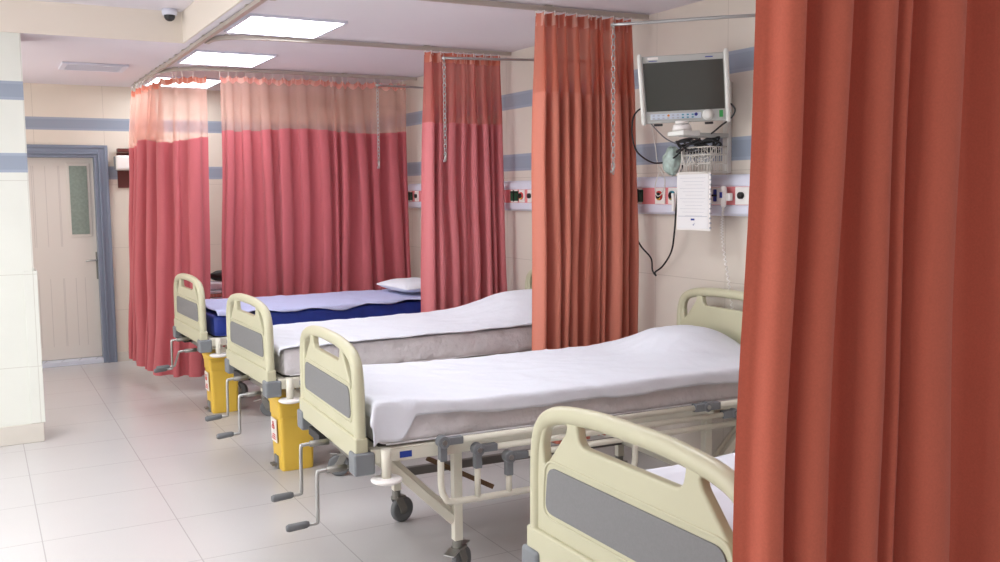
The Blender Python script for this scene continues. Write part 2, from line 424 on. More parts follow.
# ------------------------------------------------------------------ curtains
def curtain(name, label, path, folds, amp, ztop, zhem, zbot, mc, ms, mh, seed=0, flare=0, lean=None, hem_drop=0, nz=26, header=.085, pinch=.5, sag=.006, hooks=True):
    rnd = random.Random(seed)
    P = smooth_path([(x, y, 0) for x, y in path], 12)
    cum = [0]
    for i in range(len(P)-1): cum.append(cum[-1]+(P[i+1]-P[i]).length)
    L = cum[-1]
    if isinstance(folds, int): ws = [rnd.uniform(.45, 1.6) for _ in range(folds)]
    else: ws = folds
    tot = sum(ws); ws = [w/tot for w in ws]; nf = len(ws)
    starts = [0]
    for w in ws: starts.append(starts[-1]+w)
    fa = [rnd.uniform(.5, 1.25) for _ in range(nf+1)]; skew = [rnd.uniform(-.35, .35) for _ in range(nf+1)]
    ph = [rnd.uniform(0, 6.28) for _ in range(nf+1)]
    def at(s):
        d = max(0, min(1, s))*L
        for i in range(len(P)-1):
            if d <= cum[i+1] or i == len(P)-2:
                t = (d-cum[i])/(cum[i+1]-cum[i]); p = P[i].lerp(P[i+1], t); tg = (P[i+1]-P[i]).normalized(); break
        return p, tg
    per = 14; nu = nf*per+1
    cols = []
    for k in range(nu):
        i = min(k//per, nf-1); f = (k-i*per)/per
        s = starts[i]+f*ws[i]; cols.append((s, i, f, at(s)))
    o = P[0]
    def pt(k, z):
        s, i, f, (p, tg) = cols[k]
        h = (ztop-z)/(ztop-zbot)               # 0 top 1 bottom
        A = amp*(pinch+(1-pinch)*min(1, h*5))*(1+.25*h)*min(1.5, (ws[i]*nf)**.6)
        a0 = fa[i]*(1-f)+fa[(i+1) % nf]*f
        wv = math.cos(2*PI*f)
        wv = (abs(wv)**.8)*(1 if wv > 0 else -1)
        wl = L*ws[i]
        tan = math.sin(4*PI*f)*wl*.10*min(1, h*6) + skew[i]*wl*math.sin(PI*f)*h
        drift = .012*math.sin(z*2.1+ph[i])*min(1, h*2)
        off = A*a0*wv + drift + .006*math.sin(7*z+3*ph[i])*h
        n = Vector((-tg.y, tg.x, 0))
        fl = (s-.5)*flare*h**1.2
        sv = Vector((s*nf*.45+seed*5.3, h*1.6, seed))
        off += noise.noise(sv)*.022*min(1, h*3); tan += noise.noise(sv+Vector((40, 0, 0)))*wl*.35*min(1, h*2)
        q = p-o+n*off+tg*(tan+fl)
        if lean: q += Vector((lean[0], lean[1], 0))*h
        return Vector((q.x, q.y, z))
    t = thing(name, label, 'curtain', (o.x, o.y, 0), group='patterned')
    del t['group']
    def zh(k): return zhem - hem_drop*(.5+.5*math.sin(cols[k][0]*9+1)) + .004*math.sin(cols[k][0]*60)
    def part(nm, za, zb, m, n):
        g = MB(); vs = []
        for j in range(n):
            for k in range(nu):
                a = za(k) if callable(za) else za; b = zb(k) if callable(zb) else zb
                vs.append(pt(k, a+(b-a)*j/(n-1)))
        g.add(vs, [(j*nu+k, j*nu+k+1, (j+1)*nu+k+1, (j+1)*nu+k) for j in range(n-1) for k in range(nu-1)], True)
        return g.build(nm, m, t, recalc=False)
    def zs(k):
        f = cols[k][2]; i = cols[k][1]
        return ztop-sag*fa[i]*math.sin(PI*((f*2) % 1))
    part('cloth_panel', zh, zbot, M[mc], nz)
    part('mesh_panel', lambda k: zs(k)-header, zh, M[ms], 10)
    part('header_tape', zs, lambda k: zs(k)-header, M[mh], 3)
    for i in range(nf):
        for kk in ((i*per, i*per+per//2) if nf < 14 else (i*per,)):
            q = pt(min(kk, nu-1), ztop-.005); p = cols[min(kk, nu-1)][3][0]-o
            if hooks: MB().tube([(q.x, q.y, ztop-.02), (q.x, q.y, ztop+.004), (p.x, p.y, 2.59)], .003, 5).build('hook', M['plate'], t)
    return t

curtain('privacy_curtain', 'bunched orange curtain with mesh top hanging between the railed white bed and the next', [(2.775, 4.585), (3.40, 4.565)], 10, .055, 2.585, 2.145, .16, 'c3', 's3', 'header', 3, flare=.06, pinch=.5, header=.07)
curtain('privacy_curtain', 'bunched coral pink curtain with mesh top behind the middle white bed', [(2.825, 6.2), (3.43, 6.185)], 8, .055, 2.585, 2.09, .16, 'c2', 's2', 'header', 11, flare=.13, pinch=.45, header=.07)
curtain('privacy_curtain', 'wide rose red curtain with peach mesh top drawn behind the blue bed', [(1.79, 7.935), (2.3, 7.91), (3.0, 7.9), (3.40, 7.885)], 12, .045, 2.565, 2.145, .14, 'c1', 's1', 'header_far', 5, flare=.06, pinch=.3, hem_drop=.03, header=.045, sag=.03)
curtain('privacy_curtain', 'narrow rose red curtain with peach mesh top, hung round the track corner near the door', [(1.30, 9.3), (1.335, 8.75), (1.385, 8.3), (1.41, 8.18), (1.5, 8.05), (1.68, 7.955)], 9, .05, 2.55, 2.075, .13, 'c1', 's1', 'header', 9, flare=.06, pinch=.45, lean=(-.12, -.12), hem_drop=.05, header=.05, sag=.025)
curtain('privacy_curtain', 'large deep orange foreground curtain filling the right side of the picture', [(1.070, 1.09), (1.8, 1.09), (2.6, 1.09), (3.42, 1.09)],
        [.076, .10, .104, .03, .147, .142, .12, .12, .13, .11, .12, .13, .1, .12, .12, .1, .13, .12, .12, .12], .045, 2.585, 2.14, .14, 'c4', 's3', 'header', 21, flare=.05, pinch=.7, nz=34)

# ------------------------------------------------------------------ IV rods with chains
def iv_rod(tip, mid, wall, z, chain, label):
    t = thing('drip_rod', label, 'hanging rod', (wall[0], wall[1], z), group='wall mounted drip rods')
    w = Vector((wall[0], wall[1], z))
    P = [Vector((tip[0], tip[1], z))-w, Vector((mid[0], mid[1], z))-w, Vector((mid[0]*.4+wall[0]*.6, mid[1]*.4+wall[1]*.6, z-.0))-w, Vector((-.012, 0, -.02))]
    MB().tube(smooth_path(P, 5), .008, 8).build('rod', M['chrome'], t)
    MB().lathe([(0, -.03), (.03, -.03), (.03, .0), (0, .0)], axis='x', n=16, c=(.0, 0, -.02)).build('wall_flange', M['dull'], t)
    c = MB(); n = int(chain/.026); o = P[0]+(-P[0]).normalized()*.012
    MB().tube([o+Vector((0, 0, .012)), o+Vector((0, .012, 0)), o+Vector((0, 0, -.018)), o+Vector((0, -.012, 0))], .003, 5, closed=True).build('ring', M['chrome'], t)
    for k in range(n):
        zc = -.03-k*.026; a = (k % 2)*PI/2+.5; r = []
        for j in range(8):
            q = 2*PI*j/8; r.append(o+Vector((math.cos(a)*.010*math.cos(q), math.sin(a)*.010*math.cos(q), zc+.017*math.sin(q))))
        c.tube(r, .0022, 5, closed=True)
    zc = -.03-n*.024
    c.tube([o+Vector((0, 0, zc+.015)), o+Vector((.0, -.004, zc-.02)), o+Vector((-.006, .012, zc-.035)), o+Vector((0, .022, zc-.02))], .0035, 6)
    c.build('chain', M['chrome'], t)
iv_rod((2.752, 3.867), (3.17, 3.40), (XW-.002, 3.20), 2.4, .72, 'chrome rod with long hanging chain in front of the orange curtain')
iv_rod((2.497, 5.243), (3.057, 5.082), (XW-.002, 4.97), 2.4, .62, 'chrome rod with hanging chain in front of the coral pink curtain')
iv_rod((2.665, 6.75), (3.05, 6.78), (XW-.002, 6.82), 2.4, .60, 'chrome rod with hanging chain in front of the wide far curtain')
iv_rod((2.45, 8.55), (3.0, 8.42), (XW-.002, 8.35), 2.4, .3, 'faint chrome rod seen through the far mesh curtain top')

# ------------------------------------------------------------------ beds
TF = Matrix(((0, 0, 1, 0), (1, 0, 0, 0), (0, 1, 0, 0), (0, 0, 0, 1)))   # curve (x,y,z) -> world (z,x,y): s->y, h->z
def mirror(l): return [(-a, b) for a, b in reversed(l)]
def arc_top():
    return [(.0, 1.003), (.07, 1.003), (.135, 1.001), (.20, .996), (.26, .989), (.315, .978), (.355, .962), (.383, .938), (.398, .905), (.405, .87), (.409, .8), (.410, .72), (.411, .60)]
half = arc_top(); arch = [(-a, b) for a, b in reversed(half)]+half[1:]
out = [(a, b) for a, b in arch]+[]
# web outline
web_outline = [(-.418, .565)]+[(a, b) for a, b in arch if b > .7]+[(.418, .565)]
hole_c = round_poly([(-.195, .930), (.195, .930), (.208, .990), (-.208, .990)], [.03, .03, .02, .02])
# curve the middle slot slightly
hole_c = [(a, b-.10*a*a*(1 if b > .95 else 1.8)) for a, b in hole_c]
hole_r = round_poly([(.358, .835), (.368, .90), (.352, .94), (.315, .957), (.250, .968), (.258, .945)], [.015, .05, .03, .03, .015, .03])
hole_l = [(-a, b) for a, b in reversed(hole_r)]
WEB = plate_mesh([web_outline, hole_c, hole_r, hole_l], .014, .007, TF)
FRAME = MB(); FRAME.tube([(0, a, b) for a, b in smooth_path([(x, y, 0) for x, y in arch], 3) for b in [b]] if False else [(0, p.x, p.y) for p in smooth_path([(x, y, 0) for x, y in arch], 3)], .024, 12)
LOWER = plate_mesh([round_poly([(-.435, .568), (.435, .568), (.436, .660), (-.436, .660)], .012)], .026, .008, TF)
INSET = plate_mesh([round_poly([(-.35, .717), (.35, .717), (.335, .842), (-.335, .842)], .035)], .003, .001, TF)

def end_board(name, parent, x, dz, outward):
    b = mesh_obj(name, WEB, M['board'], parent); b.location = (x, 0, dz)
    f = MB(); f.v, f.f, f.sm = list(FRAME.v), list(FRAME.f), list(FRAME.sm)
    f.build('frame_tube', M['board'], b)
    mesh_obj('lower_band', LOWER, M['board'], b)
    i = mesh_obj('inset_panel', INSET, M['inset'], b); i.location = (outward*.0155, 0, 0); i['label'] = 'grey inset panel'
    # rib lines framing the inset
    rr = round_poly([(-.366, .702), (.366, .702), (.352, .858), (-.352, .858)], .045)
    MB().tube([(outward*.0135, a, c) for a, c in rr], .0045, 6, closed=True).build('inset_rim', M['board'], b)
    return b

def caster(parent, x, y, ang, brake):
    c = bpy.data.objects.new('caster', None)
    # one mesh for the swivel and fork, sub-parts for wheel and pedal
    ca, sa = math.cos(ang), math.sin(ang)
    def R(px, py, pz): return (x+px*ca-py*sa, y+px*sa+py*ca, pz)
    m = MB()
    m.cyl((x, y, .118), (x, y, .165), .021, 14)
    m.cyl((x, y, .124), (x, y, .134), .028, 14)
    for s in (-1, 1):
        a, b = R(0, s*.020, .128), R(.032, s*.020, .062)
        m.bar(a, b, .006, .04)
    m.bar(R(-.01, 0, .13), R(.04, 0, .13), .05, .012)
    f = m.build('caster', M['dull'], parent, bevel=.002)
    w = MB(); cx, cy, _ = R(.032, 0, 0)
    prof = [(.0, -.012), (.03, -.013), (.048, -.015), (.060, -.013), (.0625, -.006), (.0625, .006), (.060, .013), (.048, .015), (.03, .013), (0, .012)]
    w.lathe(prof, (0, 0, 0), 28, 'y')
    o = w.build('wheel', M['rubber'], f); o.location = (cx, cy, .0635); o.rotation_euler = (0, 0, ang)
    hb = MB().lathe([(0, -.016), (.022, -.0165), (.024, -.012), (.024, .012), (.022, .0165), (0, .016)], (0, 0, 0), 20, 'y').build('hub', M['dull'], f)
    hb.location = (cx, cy, .0635); hb.rotation_euler = (0, 0, ang)
    if brake:
        MB().bar(R(-.02, 0, .13), R(-.075, 0, .118), .05, .008).bar(R(.03, 0, .132), R(.08, 0, .135), .03, .008).build('brake_pedal', M['chrome'], f, bevel=.002)

def crank(parent, y, z, swing=0, fold=0):
    cr = bpy.data.objects.new('tmp', None)
    cs, sn = math.cos(swing), math.sin(swing)
    dy, dz = -sn*.205, -cs*.205
    p = [(.02, y, z), (-.10, y, z), (-.135, y, z-.002), (-.148, y+dy*.08, z+dz*.08), (-.15, y+dy*.9, z+dz*.9), (-.155, y+dy, z+dz), (-.175, y+dy, z+dz-.002), (-.2, y+dy, z+dz-.002)]
    b = MB().tube(smooth_path(p, 3), .0075, 10).build('crank', M['chrome'], parent)
    MB().cyl((-.03, y, z), (-.11, y, z), .0135, 12).build('crank_sleeve', M['dull'], b)
    MB().tube([(-.185, y+dy, z+dz), (-.195, y+dy, z+dz), (-.265, y+dy, z+dz-.004), (-.275, y+dy, z+dz-.004)], [.010, .0145, .0155, .011], 14).build('grip', M['rubber'], b)

def sheet_surface(mat_, label, parent_loc, rz, top, x0, x1, yh, near_len, far_len, foot_len, bumps, thick=0, foot_rise=.0, seed=0):
    o = thing('bed_sheet', label, 'bed sheet', parent_loc, rz)
    nu, nv = 110, 80
    off = Vector((seed*3.1, seed*1.7, 0))
    def fn(u, v):
        nl = near_len(u) if callable(near_len) else near_len
        bx0 = x0-foot_len; X = bx0+(x1-bx0)*u
        Y = -(yh+nl)+(2*yh+nl+far_len)*v
        ex = max(0, x0-X); ey = max(0, abs(Y)-yh); sg = -1 if Y < 0 else 1
        x = max(X, x0); y = max(-yh, min(yh, Y))
        d = math.hypot(ex, ey)
        r = .014
        dd = min(d, r*PI/2); ang = dd/r
        outw = r*math.sin(ang)*.9; down = r*(1-math.cos(ang))+max(0, d-r*PI/2)
        if d > 0: x -= outw*ex/d; y += sg*outw*ey/d
        w = noise.noise(Vector((X*3, Y*4, 0))+off)*.006+noise.noise(Vector((X*9+Y*5, Y*9, 2))+off)*.004+max(0, .25-abs(noise.noise(Vector((X*3+Y*9, X*5, 5))+off)))*.016
        z = top+foot_rise*max(0, 1-(x-x0)/.55)**1.3+w
        for (bx, by, sx, sy, hh, pw) in bumps:
            q = ((x-bx)/sx)**2; q2 = ((y-by)/sy)**2
            z += hh*math.exp(-(q**pw))*math.exp(-(q2**pw))
        if d > 0:
            rip = math.sin(X*38+Y*9+3*noise.noise(Vector((X*4, 0, seed))))*.007*min(1, max(0, down-.01)/.06)+noise.noise(Vector((X*7, down*9, seed)))*.006*min(1, down/.04)
            if ex > ey: x -= abs(rip)
            y += sg*(rip*.6+.004)*(ey/d)
            if ex > 0 and ey > 0: y += sg*.01*min(ex, ey)/.05; x -= .012*min(ex, ey)/.05
        return (x, y, z-down)
    g = MB().grid(nu, nv, fn)
    s = g.build('sheet_cloth', mat_, o, recalc=False)
    sd = s.modifiers.new('s', 'SOLIDIFY'); sd.thickness = .003; sd.offset = 1
    return o

def mattress(mat_, label, loc, rz, z0, z1, x0, x1, yh, bumpy=.004, seed=0):
    t = thing('mattress', label, 'mattress', loc, rz)
    bm = bmesh.new(); bmesh.ops.create_cube(bm, size=1)
    bmesh.ops.subdivide_edges(bm, edges=bm.edges[:], cuts=1, use_grid_fill=True)
    bmesh.ops.bevel(bm, geom=[e for e in bm.edges if e.calc_face_angle(0) > .5], offset=.16, segments=1, affect='EDGES') if False else None
    bm.free()
    nx, ny, nzz = 90, 40, 10
    def rb(p):   # rounded box projection
        hx, hy, hz = (x1-x0)/2, yh, (z1-z0)/2; r = .035
        c = Vector((max(-hx+r, min(hx-r, p.x)), max(-hy+r, min(hy-r, p.y)), max(-hz+r, min(hz-r, p.z))))
        d = p-c
        if d.length > 1e-6: p = c+d.normalized()*r
        return p
    m = MB(); hx, hy, hz = (x1-x0)/2, yh, (z1-z0)/2
    def disp(p):
        n = noise.noise(Vector((p.x*9, p.z*14, p.y*9+seed)))*bumpy+noise.noise(Vector((p.x*20+p.z*30, p.z*12, seed+4)))*bumpy*.6
        if abs(p.y) > hy-.01: p = Vector((p.x, p.y+n*(1 if p.y > 0 else -1), p.z))
        return (p.x+(x0+x1)/2, p.y, p.z+(z0+z1)/2)
    for sgn in (-1, 1):
        m.grid(nx, nzz, lambda u, v: disp(rb(Vector((-hx+2*hx*u, sgn*hy, -hz+2*hz*v)))))
        m.grid(nx, 12, lambda u, v: disp(rb(Vector((-hx+2*hx*u, -hy+2*hy*v, sgn*hz)))))
        m.grid(12, nzz, lambda u, v: disp(rb(Vector((sgn*hx, -hy+2*hy*u, -hz+2*hz*v)))))
    o = m.build('mattress_body', mat_, t)
    MB().tube([(x0+.035, -yh-.002, z0+.012), (x1-.035, -yh-.002, z0+.012)], .004, 6).build('piping', mat_, t)
    return t

def bed(loc, rz, label, rail=False, cranks=((-.07, .565, 0), (-.32, .52, 0)), seed=0):
    rnd = random.Random(seed)
    b = thing('hospital_bed', label, 'hospital bed', loc, rz, group='cream hospital beds in a row'); del b['group']
    end_board('footboard', b, 0, 0, -1)
    end_board('headboard', b, 2.13, .055, 1)
    MB().box(.036, 2.09, -.435, -.395, .55, .608).box(.036, 2.09, .395, .435, .55, .608).box(.036, .08, -.394, .394, .55, .608).box(2.05, 2.09, -.394, .394, .55, .608).build('side_frame', M['white_metal'], b, bevel=.004)
    pm = MB().box(.085, 2.045, -.39, .39, .585, .607)
    pm.build('platform', M['platform'], b)
    # corner brackets
    for x, nm in ((0, 'corner_bracket'), (2.13, 'corner_bracket')):
        for s in (-1, 1):
            sx = 1 if x == 0 else -1
            MB().box(min(x-sx*.036, x+sx*.06), max(x-sx*.036, x+sx*.05), *sorted((s*.450, s*.365)), .512, .602).build(nm, M['block'], b, bevel=.012, seg=3)
            bp = MB().cyl((x+sx*.085, s*.47, .50), (x+sx*.085, s*.47, .615), .019, 16).build('bumper_post', M['white_metal'], b)
            MB().lathe([(0, .484), (.05, .484), (.060, .490), (.062, .497), (.055, .502), (0, .503)], (x+sx*.085, s*.47, 0), 28).build('bumper_disc', M['plate'], bp)
    MB().box(.10, .30, -.443, -.4355, .556, .602).build('label_plate', M['white_metal'], b)
    lb = MB().box(.15, .20, -.4455, -.4435, .565, .590).build('blue_label', M['blue_lbl'], b); lb['label'] = 'small blue sticker'
    # legs + braces
    for x, dx in ((.42, -1), (1.70, 1)):
        for s in (-1, 1):
            MB().box(x-.019, x+.019, s*.372-.019, s*.372+.019, .165, .549).build('leg', M['white_metal'], b, bevel=.003)
            MB().bar((x+dx*.30, s*.372, .53), (x+dx*.018, s*.372, .25), .028, .036).bar((x+dx*.26, s*.35, .53), (x+dx*.018, s*.35, .285), .012, .02).build('brace', M['white_metal'], b, bevel=.002)
            caster(b, x, s*.372, 2.7 if (seed == 3 and s < 0 and dx < 0) else rnd.uniform(-.7, .7)-(.3 if s > 0 else 0), s < 0)
        MB().bar((x, -.353, .262), (x, .353, .262), .03, .04).build('cross_bar', M['white_metal'], b, bevel=.002)
    MB().bar((.44, .33, .262), (1.68, .33, .262), .03, .04).build('stretcher', M['platform'], b, bevel=.002)
    MB().bar((.44, -.2, .50), (2.0, -.2, .50), .03, .03).build('drive_shaft', M['platform'], b)
    MB().bar((.085, -.07, .565), (1.2, -.07, .54), .018).build('drive_shaft', M['dull'], b)
    cl = MB(); P = []
    for k in range(120): P.append((.33+.0023*k, -.30+.007*math.cos(k*1.2), .50-.0013*k+.007*math.sin(k*1.2)))
    cl.tube(P, .0025, 4).bar((.32, -.30, .505), (.62, -.30, .34), .012, .02)
    cl.build('spring_strut', M['brown'], b)
    MB().box(-.02, .034, .12, .30, .51, .548).build('gear_housing', M['dark'], b, bevel=.004)
    MB().box(.036, .05, -.34, .30, .50, .549).build('mounting_plate', M['dull'], b, bevel=.002)
    for y, z, sw in cranks: crank(b, y, z, sw)
    if rail:
        r = MB(); yr = -.495
        xs = (.31, .46, .60); zs = (.622, .574, .526); xe = (1.60, 1.76, 1.86)
        for x, z, e in zip(xs, zs, xe): r.tube([(x+.05, yr, z), (e-.04, yr, z)], .013, 12)
        r.tube([(1.64, yr, .622), (2.0, yr, .622)], .015, 12)
        rr = r.build('side_rail', M['white_metal'], b)
        lp = smooth_path([(.302, yr, .55), (.302, yr, .45), (.316, yr, .398), (.36, yr, .374), (.6, yr, .372), (1.1, yr, .372), (1.19, yr, .38), (1.215, yr, .42), (1.215, yr, .51)], 5)
        l = MB().tube(lp, .0135, 12)
        for x, z in ((.46, .51), (.60, .46), ): l.tube([(x, yr, .374), (x, yr, z)], .0125, 12)
        l.build('rail_loop', M['white_metal'], b)
        for i, (x, z, e) in enumerate(zip(xs, zs, xe)):
            j = MB().cyl((x, yr-.024, z), (x, yr+.018, z), .025, 20).bar((x, yr, z), (x, yr, z-.078), .03, .03).bar((x, yr, z), (x+.085, yr, z), .03, .03)
            jo = j.build('rail_joint', M['block'], b, bevel=.003)
            MB().cyl((x, yr-.0285, z), (x, yr-.0245, z), .011, 14).build('bolt', M['chrome'], jo)
            j = MB().cyl((e, yr-.02, z), (e, yr+.018, z), .022, 20).bar((e-.07, yr, z), (e+.07 if i == 0 else e+.02, yr, z), .034, .034)
            jo = j.build('rail_joint', M['block'], b, bevel=.003)
            MB().cyl((e, yr-.0245, z), (e, yr-.0205, z), .010, 14).build('bolt', M['chrome'], jo)
        for xa in (.33, 1.66): MB().box(xa, xa+.06, yr+.019, -.4355, .56, .60).build('rail_mount', M['white_metal'], b, bevel=.002)
    return b

B3 = ((1.275, 3.835, 0), -.05); B2 = ((1.33, 5.42, 0), .02); B1 = ((1.32, 7.10, 0), .025); B4 = ((1.285, 1.725, 0), 0)
bed(*B3, 'cream hospital bed with lowered side rail and white sheet, cranks in full view', True, seed=2)
bed(*B2, 'middle cream hospital bed in front of the coral pink curtain, between two white bins', seed=3)
bed(*B1, 'farthest cream hospital bed carrying the blue mattress', cranks=((-.07, .565, 0), (-.32, .52, -.9)), seed=4)
LIFT = .045
b4 = bed(*B4, 'nearest cream hospital bed, cut off by the foreground curtain', seed=5)
for ch in b4.children:
    k = ch.name.split('.')[0]
    if k == 'leg': f = (.384+LIFT)/.384; ch.scale.z = f; ch.location.z = .165*(1-f)
    elif k not in ('caster', 'cross_bar', 'stretcher', 'brace'): ch.location.z += LIFT
bpy.data.objects['hospital_bed.001']['label'] = 'middle cream hospital bed, with two yellow bins at its foot corners'

# mattresses and sheets
mattress(M['cover'], 'grey white mattress on the bed with lowered side rail', *B3, .6095, .757, .065, 2.06, .428, .006, 1)
sheet_surface(M['sheet'], 'creased white sheet draped over the bed with lowered side rail', *B3, .764, .06, 2.07, .433,
              lambda u: .066+.095*max(0, min(1, (.11-u)/.03))+.006*math.sin(u*23), .04, .07,
              [(1.90, 0.08, .26, .30, .125, 1.4), (1.45, .0, .4, .3, .012, 1)], foot_rise=.03, seed=1)
mattress(M['cover'], 'grey white wrinkled mattress on the middle bed', *B2, .6095, .772, .065, 2.06, .428, .006, 2)
sheet_surface(M['sheet'], 'smooth white sheet on the middle bed, raised over the pillow', *B2, .779, .06, 2.07, .432, .014, .03, .05,
              [(1.92, .05, .40, .36, .15, 1.3)], seed=2)
mattress(M['blue'], 'royal blue mattress on the farthest bed', *B1, .6095, .765, .065, 2.06, .428, .006, 3)
sheet_surface(M['sheet_lav'], 'pale lavender sheet lying loosely on the blue mattress', *B1, .772, .10, 2.07, .432,
              lambda u: .025+.014*math.sin(u*31)+.012*math.sin(u*13+2), .03, .012, [(1.0, 0, .5, .4, .015, 1)], foot_rise=.02, seed=3)
mattress(M['cover'], 'grey white mattress on the nearest bed', *B4, .6095+LIFT, .735+LIFT, .065, 2.06, .428, .006, 4)
sheet_surface(M['sheet'], 'plain white sheet on the nearest bed behind its footboard', *B4, .742+LIFT, .06, 2.07, .433, .07, .05, .06, [(1.9, 0, .26, .33, .11, 1.4)], seed=4)

def pillow(loc, rz, label):
    t = thing('pillow', label, 'pillow', loc, rz)
    a, b, hh = .21, .30, .055
    def fn(sg):
        def f(u, v):
            x = (u*2-1); y = (v*2-1)
            e = max(0, (1-abs(x)**2.6))**.5*max(0, (1-abs(y)**2.6))**.5
            px = a*x*(1-.07*(1-y*y)*0-.06*(abs(x)*(1-abs(y)))); py = b*y*(1-.06*(abs(y)*(1-abs(x))))
            w = noise.noise(Vector((x*3, y*3, sg)))*.006*e
            return (px, py, hh+sg*(hh*e)+w if sg > 0 else hh-hh*e*.9)
        return f
    MB().grid(30, 36, fn(1)).grid(30, 36, fn(-1)).build('pillowcase', M['sheet'], t)
pillow((3.13, 7.18, .782), .05, 'white pillow at the head of the blue bed')

# ------------------------------------------------------------------ yellow bins
def bin_(x, y, label, rz=0):
    t = thing('pedal_bin', label, 'waste bin', (x-.012, y, 0), rz); t.scale = (1.07, 1.04, 1.05)
    w, d_, H = .190, .20, .385
    m = MB()
    def ring(z, s, r=.022):
        hx, hy = w/2*s, d_/2*s
        return [(p[0]+w/2, p[1]+d_/2, z) for p in round_poly([(-hx, -hy), (hx, -hy), (hx, hy), (-hx, hy)], r, 4)]
    rs = [ring(.0, .90), ring(.012, .93), ring(.03, .93), ring(.30, 1.0), ring(.302, 1.04), ring(H-.02, 1.06), ring(H-.018, 1.10), ring(H, 1.10)]
    n = len(rs[0]); vs = [p for r in rs for p in r]
    fs = [(i*n+j, i*n+(j+1) % n, (i+1)*n+(j+1) % n, (i+1)*n+j) for i in range(len(rs)-1) for j in range(n)]
    m.add(vs, fs, False); m.f.append(tuple(range(n))); m.sm.append(False)
    m.build('body', M['yellow'], t, bevel=.002)
    rs = [ring(H+.001, 1.13), ring(H+.012, 1.17), ring(H+.024, 1.15), ring(H+.034, 1.0), ring(H+.042, .7), ring(H+.045, .1, .002)]
    vs = [p for r in rs for p in r]; m = MB(); m.add(vs, [(i*n+j, i*n+(j+1) % n, (i+1)*n+(j+1) % n, (i+1)*n+j) for i in range(len(rs)-1) for j in range(n)], True)
    m.f += [tuple(range(n))[::-1], tuple(5*n+j for j in range(n))]; m.sm += [False, False]
    m.build('lid', M['yellow'], t)
    # foot recess and pedal on the left face, sticker above
    MB().box(-.003, .010, .07, .135, .003, .075).build('pedal_recess', M['block'], t)
    MB().box(-.03, .0, .075, .125, .022, .034).build('pedal', M['dull'], t, bevel=.002)
    s = MB().box(-.006, -.001, .05, .15, .155, .285).build('sticker', M['sticker'], t); s.rotation_euler = (0, -.02, 0)
    e = MB()
    for k in range(3):
        a = PI/2+k*2*PI/3
        cx, cz = .1+.014*math.cos(a), .245+.014*math.sin(a)
        e.tube([(-.0075, cx+.011*math.cos(q*PI/5), cz+.011*math.sin(q*PI/5)) for q in range(10)], .0018, 4, closed=True)
    e.build('hazard_print', M['red'], s)
    for k in range(3): MB().box(-.0085, -.0065, .065, .135-.01*k, .17+.012*k, .175+.012*k).build('print_line', M['red'], s)
bin_(1.475, 5.30, 'yellow pedal bin with sticker, nearer one, just behind the railed white bed')
bin_(1.446, 7.0, 'yellow pedal bin with sticker, farther one, below the blue bed')

# ------------------------------------------------------------------ wall trunking with outlets
def trunk(y0, y1, label, outlets):
    t = thing('service_trunking', label, 'wall trunking', (XW-.001, y0, 0), group='bedhead wall trunking'); del t['group']
    L = y1-y0
    prof = [(0, 1.458), (-.03, 1.458), (-.046, 1.472), (-.048, 1.51), (-.044, 1.514), (-.044, 1.616), (-.048, 1.62), (-.044, 1.655), (-.026, 1.676), (0, 1.678)]
    m = MB(); n = len(prof)
    m.add([(a, 0, b) for a, b in prof]+[(a, L, b) for a, b in prof], [(i, (i+1) % n, n+(i+1) % n, n+i) for i in range(n)]); m.f += [tuple(range(n)), tuple(n+i for i in range(n))[::-1]]; m.sm += [False]*2
    m.build('housing', M['trunk'], t, bevel=.003)
    MB().box(-.0465, -.0442, .004, L-.004, 1.517, 1.613).build('front_strip', M['pink'], t)
    for k, (y, w, kind) in enumerate(outlets):
        y -= y0
        p = MB().box(-.056, -.047, y-w/2, y+w/2, 1.519, 1.611).build('socket_plate', M['plate'], t, bevel=.003)
        if kind == 'plug':
            MB().box(-.0565, -.047, y-w*.5-.008, y+w*.5+.008, 1.530, 1.602).build('socket', M['green'], p)
            MB().box(-.062, -.0567, y-.005, y+.005, 1.525, 1.608).box(-.062, -.0567, y-w/2, y+w/2, 1.59, 1.597).build('cross_mark', M['black'], p)
        elif kind in ('red', 'cyan', 'blk'):
            if kind != 'blk':
                MB().lathe([(.0, -.0085), (.027, -.0085), (.027, 0), (0, 0)], (-.0565, y, 1.567), 20, 'x').build('gas_ring', M['red' if kind == 'red' else 'cyan'], p)
                MB().box(-.068, -.0655, y-.016, y+.012, 1.545, 1.556).build('yellow_mark', M['ylw'], p)
            MB().lathe([(.0, -.016), (.018, -.016), (.018, 0), (0, 0)], (-.0565, y, 1.567), 20, 'x').build('socket', M['black'], p)
        elif kind == 'switch':
            MB().box(-.064, -.0565, y-.012, y+.012, 1.535, 1.60).build('socket', M['navy'], p, bevel=.004)
            MB().box(-.066, -.0642, y-.02, y+.02, 1.562, 1.573).build('key_slot', M['black'], p)
    return t
trunk(3.03, 4.66, 'white and pink wall trunking with sockets below the patient monitor', [(4.60, .06, 'plug'), (4.395, .09, 'red'), (4.28, .08, 'cyan'), (3.92, .10, 'switch'), (3.72, .10, 'blk'), (3.4, .09, 'red')])
trunk(4.68, 6.33, 'white and pink wall trunking seen between the orange and coral pink curtains', [(6.10, .09, 'plug'), (5.99, .075, 'red'), (5.87, .075, 'blk'), (5.5, .08, 'cyan')])
trunk(6.35, 8.10, 'white and pink wall trunking at the head of the blue bed', [(8.03, .09, 'plug'), (7.87, .08, 'blk'), (7.5, .08, 'red')])

